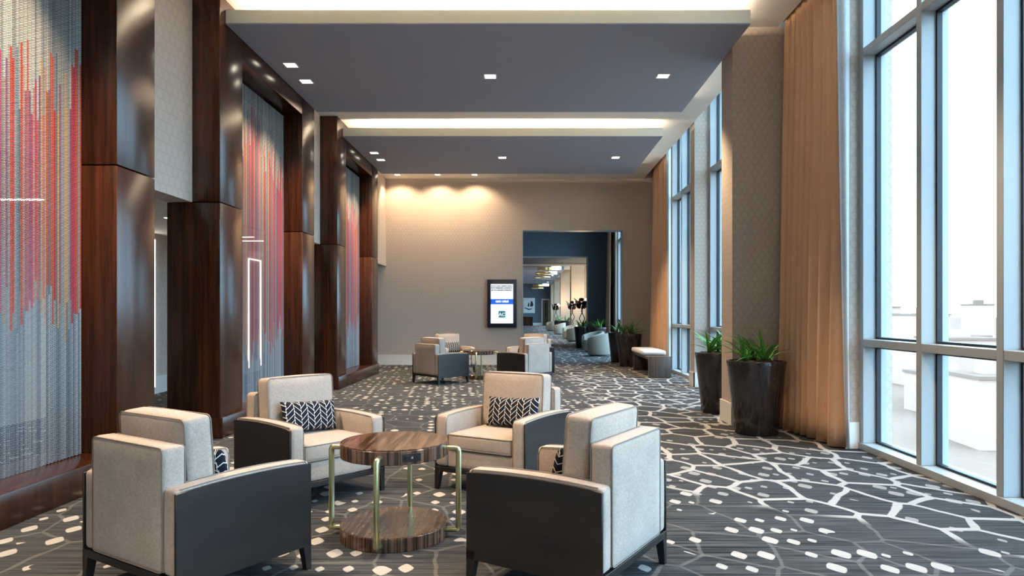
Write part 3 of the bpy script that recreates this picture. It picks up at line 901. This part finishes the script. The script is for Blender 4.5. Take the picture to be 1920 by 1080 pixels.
# tub chairs
def make_tub():
    tc_ = thing('tub_chair', 'x', 'armchair', group='pale tub chairs along the far windows')
    bm = bmesh.new(); n = 28; ro, ri = 0.42, 0.31
    rows = []
    for i in range(n + 1):
        a = math.radians(-128 + 256*i/n) - PI/2      # back at -Y
        k = 0.5 + 0.5*math.cos(math.radians(-128 + 256*i/n))
        zt = 0.56 + 0.20*k
        ca, sa = math.cos(a), math.sin(a)
        ex = 1.0
        rows.append([bm.verts.new((r*ca, r*sa, z)) for r, z in ((ro - 0.03, 0.05), (ro, 0.10), (ro, zt - 0.03), (ro - 0.03, zt), (ri + 0.03, zt), (ri, zt - 0.03), (ri, 0.10), (ri + 0.02, 0.05))])
    for A, B in zip(rows[:-1], rows[1:]):
        for k in range(8): bm.faces.new((A[k], A[(k+1) % 8], B[(k+1) % 8], B[k]))
    bm.faces.new(rows[0][::-1]); bm.faces.new(rows[-1])
    finish('shell', bm, M['tub_fabric'], tc_, angle=50)
    bm = bmesh.new(); lathe(bm, [(0, 0.06), (0.305, 0.06), (0.305, 0.40), (0.29, 0.43), (0.25, 0.445), (0, 0.45)], 32, cx=0, cy=0.04)
    finish('seat', bm, M['tub_fabric'], tc_, angle=50)
    bm = bmesh.new(); lathe(bm, [(0, 0), (0.28, 0), (0.28, 0.06), (0, 0.06)], 32)
    finish('plinth', bm, M['chair_wood'], tc_, angle=50)
    return tc_
TUBS = [(2.42, 23.0, (-0.9, 0.45), 'pale tub chair nearest beyond the wall opening, back towards us'),
        (2.45, 25.2, (-0.85, -0.5), 'pale tub chair second beyond the wall opening, facing the walkway'),
        (2.38, 34.2, (-0.9, 0.4), 'distant pale tub chair just inside the last hall'),
        (2.40, 37.6, (-0.85, -0.5), 'distant pale tub chair by a bronze floor lamp'),
        (2.20, 45.0, (-0.9, 0.3), 'distant pale tub chair before a far planter'),
        (1.95, 54.0, (-0.9, -0.3), 'farthest pale tub chair near the end wall')]
tu = make_tub()
for i, (x, y, d, lab) in enumerate(TUBS):
    c = tu if i == 0 else copy_tree(tu)
    c.location = (x, y, 0); c.rotation_euler = (0, 0, heading(*d)); c['label'] = lab

# bronze floor lamps with leaf clusters
def make_lamp():
    l = thing('floor_lamp', 'x', 'floor lamp', group='bronze leaf floor lamps')
    bm = bmesh.new(); lathe(bm, [(0, 0), (0.17, 0), (0.17, 0.02), (0.02, 0.03), (0, 0.03)], 20); finish('base', bm, M['bronze'], l)
    for s in (-1, 1):
        bm = bmesh.new()
        tube(bm, [(s*0.12, 0, 0.02), (s*0.17, 0.02, 0.4), (-s*0.06, 0, 0.8), (s*0.12, 0, 1.15), (-s*0.03, 0, 1.5), (0, 0, 1.70)], 0.022, 6)
        finish('stem', bm, M['bronze'], l, angle=60)
    rnd = random.Random(3)
    for k in range(14):
        bm = bmesh.new(); lathe(bm, [(0, 0), (0.10, 0.012), (0.13, 0.03), (0.10, 0.02), (0, 0.008)], 8)
        a = 2*PI*k/14 + rnd.uniform(-0.2, 0.2); r = 0.14 + 0.16*(k % 2)
        bmesh.ops.transform(bm, matrix=Matrix.Translation((r*math.cos(a), r*math.sin(a), 1.74 + 0.14*((k*5) % 3) - 0.05)) @ Matrix.Rotation(rnd.uniform(0.6, 1.3), 4, (math.sin(a), -math.cos(a), 0)), verts=bm.verts[:])
        finish('metal_leaf', bm, M['bronze'], l, angle=60)
    bm = bmesh.new(); bmesh.ops.create_uvsphere(bm, u_segments=16, v_segments=10, radius=0.12)
    bmesh.ops.translate(bm, verts=bm.verts[:], vec=(0.18, 0, 1.93))
    finish('globe', bm, M['globe'], l, angle=180)
    ld = bpy.data.lights.new('lamp_bulb', 'POINT'); ld.energy = 90; ld.color = WARM; ld.shadow_soft_size = 0.15
    lo = bpy.data.objects.new('lamp_bulb', ld); C.objects.link(lo); lo.parent = l; lo.location = (0.18, 0, 2.2)
    return l
lp = make_lamp()
for i, (x, y, lab) in enumerate(((2.50, 30.6, 'bronze floor lamp with leaf cluster standing in the passage, largest of three'),
                                 (2.64, 38.9, 'bronze floor lamp in the middle of the three, behind tub chairs'),
                                 (2.25, 51.0, 'smallest looking bronze floor lamp, farthest down the hall'))):
    c = lp if i == 0 else copy_tree(lp)
    c.location = (x, y, 0); c['label'] = lab

# pendants of the last hall
def make_pendant():
    p = thing('ring_pendant', 'x', 'pendant light', group='ring pendants of the last hall')
    def ring(nm, cx, z, r, h, mat):
        bm = bmesh.new(); lathe(bm, [(r, z), (r, z + h), (r - 0.03, z + h), (r - 0.03, z), (r, z)], 32, cx=cx); return finish(nm, bm, mat, p, angle=50)
    ring('gold_ring', -0.28, 0.0, 0.45, 0.16, M['gold'])
    ring('gold_ring', -0.30, -0.20, 0.55, 0.08, M['gold'])
    ring('glowing_drum', 0.42, 0.03, 0.30, 0.20, M['pendant_glow'])
    bm = bmesh.new()
    for x in (-0.6, 0.1, 0.4): tube(bm, [(x, 0, 0.1), (x, 0, 0.64)], 0.008, 6)
    finish('suspension_rod', bm, M['bronze'], p)
    return p
pe = make_pendant()
for i, (x, y, z, lab) in enumerate(((1.45, 42.0, 3.98, 'gold and white ring pendant, nearest in the last hall'), (1.45, 47.2, 3.98, 'gold and white ring pendant, middle one in the last hall'),
                                    (1.40, 62.0, 3.74, 'gold and white ring pendant, farthest in the last hall'))):
    c = pe if i == 0 else copy_tree(pe)
    c.location = (x, y, z); c['label'] = lab
for y in (36.0, 44.0, 56.0, 68.0):  # added lamps that give the columns a warm wash
    downlight(2.2, y, 4.62 if y < 47 else 4.38, 'added distant downlight of the last hall, %s' % {36.0: 'first from the passage', 44.0: 'second from the passage', 56.0: 'third from the passage', 68.0: 'last before the end wall'}[y], 'added downlights of the last hall', SPOT*0.7, (0, 0.15), 110)

# end wall: picture, console, door
pc = thing('picture', 'white framed ink drawing on the distant end wall', 'picture', (0.40, END - 0.05, 1.33))
boxo('frame', (-0.62, 0.62, 0, 0.045, 0, 1.62), M['frame_white'], pc, bevel=0.01)
pp_ = boxo('print', (-0.54, 0.54, -0.006, 0.0, 0.08, 1.54), M['paper'], pc)
for poly in ([(-0.50, 0.50), (-0.30, 0.46), (-0.05, 0.34), (0.20, 0.38), (0.44, 0.62), (0.30, 0.52), (0.0, 0.46), (-0.28, 0.56), (-0.50, 0.58)], [(-0.16, 0.74), (-0.02, 0.66), (0.04, 0.90), (-0.04, 1.20), (-0.10, 1.0)], [(0.10, 0.70), (0.40, 0.72), (0.46, 0.95), (0.34, 1.26), (0.22, 1.30), (0.14, 1.0)]):
    bm = bmesh.new(); prism(bm, poly, 'y', -0.012, -0.006); finish('ink_shape', bm, M['ink'], pp_, smooth=False)
cn = thing('console_table', 'low dark brown console below the distant picture', 'console', (0.25, END - 0.5, 0))
boxo('top', (-0.55, 0.55, -0.25, 0.25, 0.86, 0.95), M['wood'], cn, bevel=0.01)
for x in (-0.55, 0.47): boxo('side_panel', (x, x + 0.08, -0.25, 0.25, 0, 0.86), M['wood'], cn, bevel=0.01)
boxo('back_panel', (-0.47, 0.47, 0.15, 0.2, 0, 0.86), M['wood'], cn)
dr = sroot('door_1')
bm = bmesh.new(); box(bm, 1.72, 1.84, END - 0.06, END, 0, 2.85); box(bm, 2.46, 2.58, END - 0.06, END, 0, 2.85); box(bm, 1.84, 2.46, END - 0.06, END, 2.72, 2.85)
finish('door_frame', bm, M['trim_white'], dr, smooth=False)
boxo('door_leaf', (1.84, 2.46, END - 0.03, END - 0.005, 0, 2.72), M['bench_wood'], dr)
boxo('door_glass', (2.08, 2.22, END - 0.04, END - 0.03, 0.9, 2.4), M['gasket'], dr)

# wall display
ds = thing('wall_display', 'dark framed portrait information screen on the taupe far wall', 'display screen', (-0.637, FW - 0.10, 1.026))
DW, DH = 0.403, 1.314
bm = bmesh.new(); box(bm, -DW, DW, 0, 0.10, 0, DH); finish('case', bm, M['navy_case'], ds, bevel=0.008)
sw, s0, s1 = 0.305, 0.115, DH - 0.13
scn = boxo('screen', (-sw, sw, -0.004, 0.0, s0, s1), M['screen_white'], ds)
def flat(name, x0, x1, z0, z1, mat, dep=0.0065): return boxo(name, (x0, x1, -dep, -0.004, s0 + z0, s0 + z1), mat, scn)
H = s1 - s0
flat('header_band', -sw, sw, H*0.485, H*0.62, M['screen_blue'])
rnd = random.Random(11)
def word_row(name, x0, x1, z0, z1, mat, dep, gap):
    bm = bmesh.new(); x = x0
    while x < x1:
        w = rnd.uniform(0.008, 0.02)
        h = rnd.uniform(0.75, 1.0)
        box(bm, x, min(x + w, x1), -dep, -0.004, s0 + z0, s0 + z0 + (z1 - z0)*h)
        x += w + (gap*3 if rnd.random() < 0.14 else gap)
    o = finish(name, bm, mat, scn, smooth=False); o['kind'] = 'stuff'
    return o
word_row('header_lettering', -0.17, 0.18, H*0.53, H*0.59, M['screen_white'], 0.009, 0.006)
for z in (0.935, 0.885, 0.83): word_row('text_row', -sw + 0.01, sw - 0.02, H*z, H*(z + 0.036), M['screen_dark'], 0.0065, 0.004)
for z in (0.77, 0.665): word_row('small_text_row', -sw + 0.03, sw - 0.05, H*z, H*(z + 0.02), M['screen_grey'], 0.0065, 0.018)
flat('logo_tile', -0.095, 0.095, H*0.145, H*0.315, M['screen_teal'])
fc = bpy.data.curves.new('logo_text', 'FONT'); fc.body = 'AC'; fc.size = 0.13; fc.align_x = 'CENTER'; fc.extrude = 0.002
fo = bpy.data.objects.new('logo_text', fc); C.objects.link(fo)
dg = bpy.context.evaluated_depsgraph_get()
lm = bpy.data.meshes.new_from_object(fo.evaluated_get(dg)); C.objects.unlink(fo); bpy.data.objects.remove(fo)
lm.materials.clear(); lm.materials.append(M['screen_white'])
lo = bpy.data.objects.new('logo_lettering', lm); C.objects.link(lo); lo.parent = scn
lo.rotation_euler = (PI/2, 0, 0); lo.location = (0, -0.0085, s0 + H*0.185)

# pale city outside -------------------------------------------------------------------
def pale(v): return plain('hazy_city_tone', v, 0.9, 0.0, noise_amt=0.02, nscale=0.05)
city = [pale((0.195, 0.128, 0.099)), pale((0.37, 0.245, 0.19)), pale((0.385, 0.255, 0.197))]  # haze is put into these colours; wall tones lightened against their weaker light
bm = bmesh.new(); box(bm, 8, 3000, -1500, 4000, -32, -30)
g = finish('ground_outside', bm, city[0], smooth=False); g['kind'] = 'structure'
rnd = random.Random(21)
spots = [(150, 240, 22, 'low wide'), (170, 300, 30, 'square'), (240, 380, 18, 'long'), (110, 165, 16, 'near flat'), (130, 215, 12, 'narrow'), (300, 460, 36, 'tall'), (210, 420, 34, 'slim'), (150, 190, 9, 'lowest')]
for i, (x, y, h, adj) in enumerate(spots):
    b = thing('building', 'pale hazy %s building outside the tall windows' % adj, 'building', (x, y, -30), rnd.uniform(-0.2, 0.2), 'hazy city buildings')
    w, d = rnd.uniform(12, 24), rnd.uniform(12, 24)
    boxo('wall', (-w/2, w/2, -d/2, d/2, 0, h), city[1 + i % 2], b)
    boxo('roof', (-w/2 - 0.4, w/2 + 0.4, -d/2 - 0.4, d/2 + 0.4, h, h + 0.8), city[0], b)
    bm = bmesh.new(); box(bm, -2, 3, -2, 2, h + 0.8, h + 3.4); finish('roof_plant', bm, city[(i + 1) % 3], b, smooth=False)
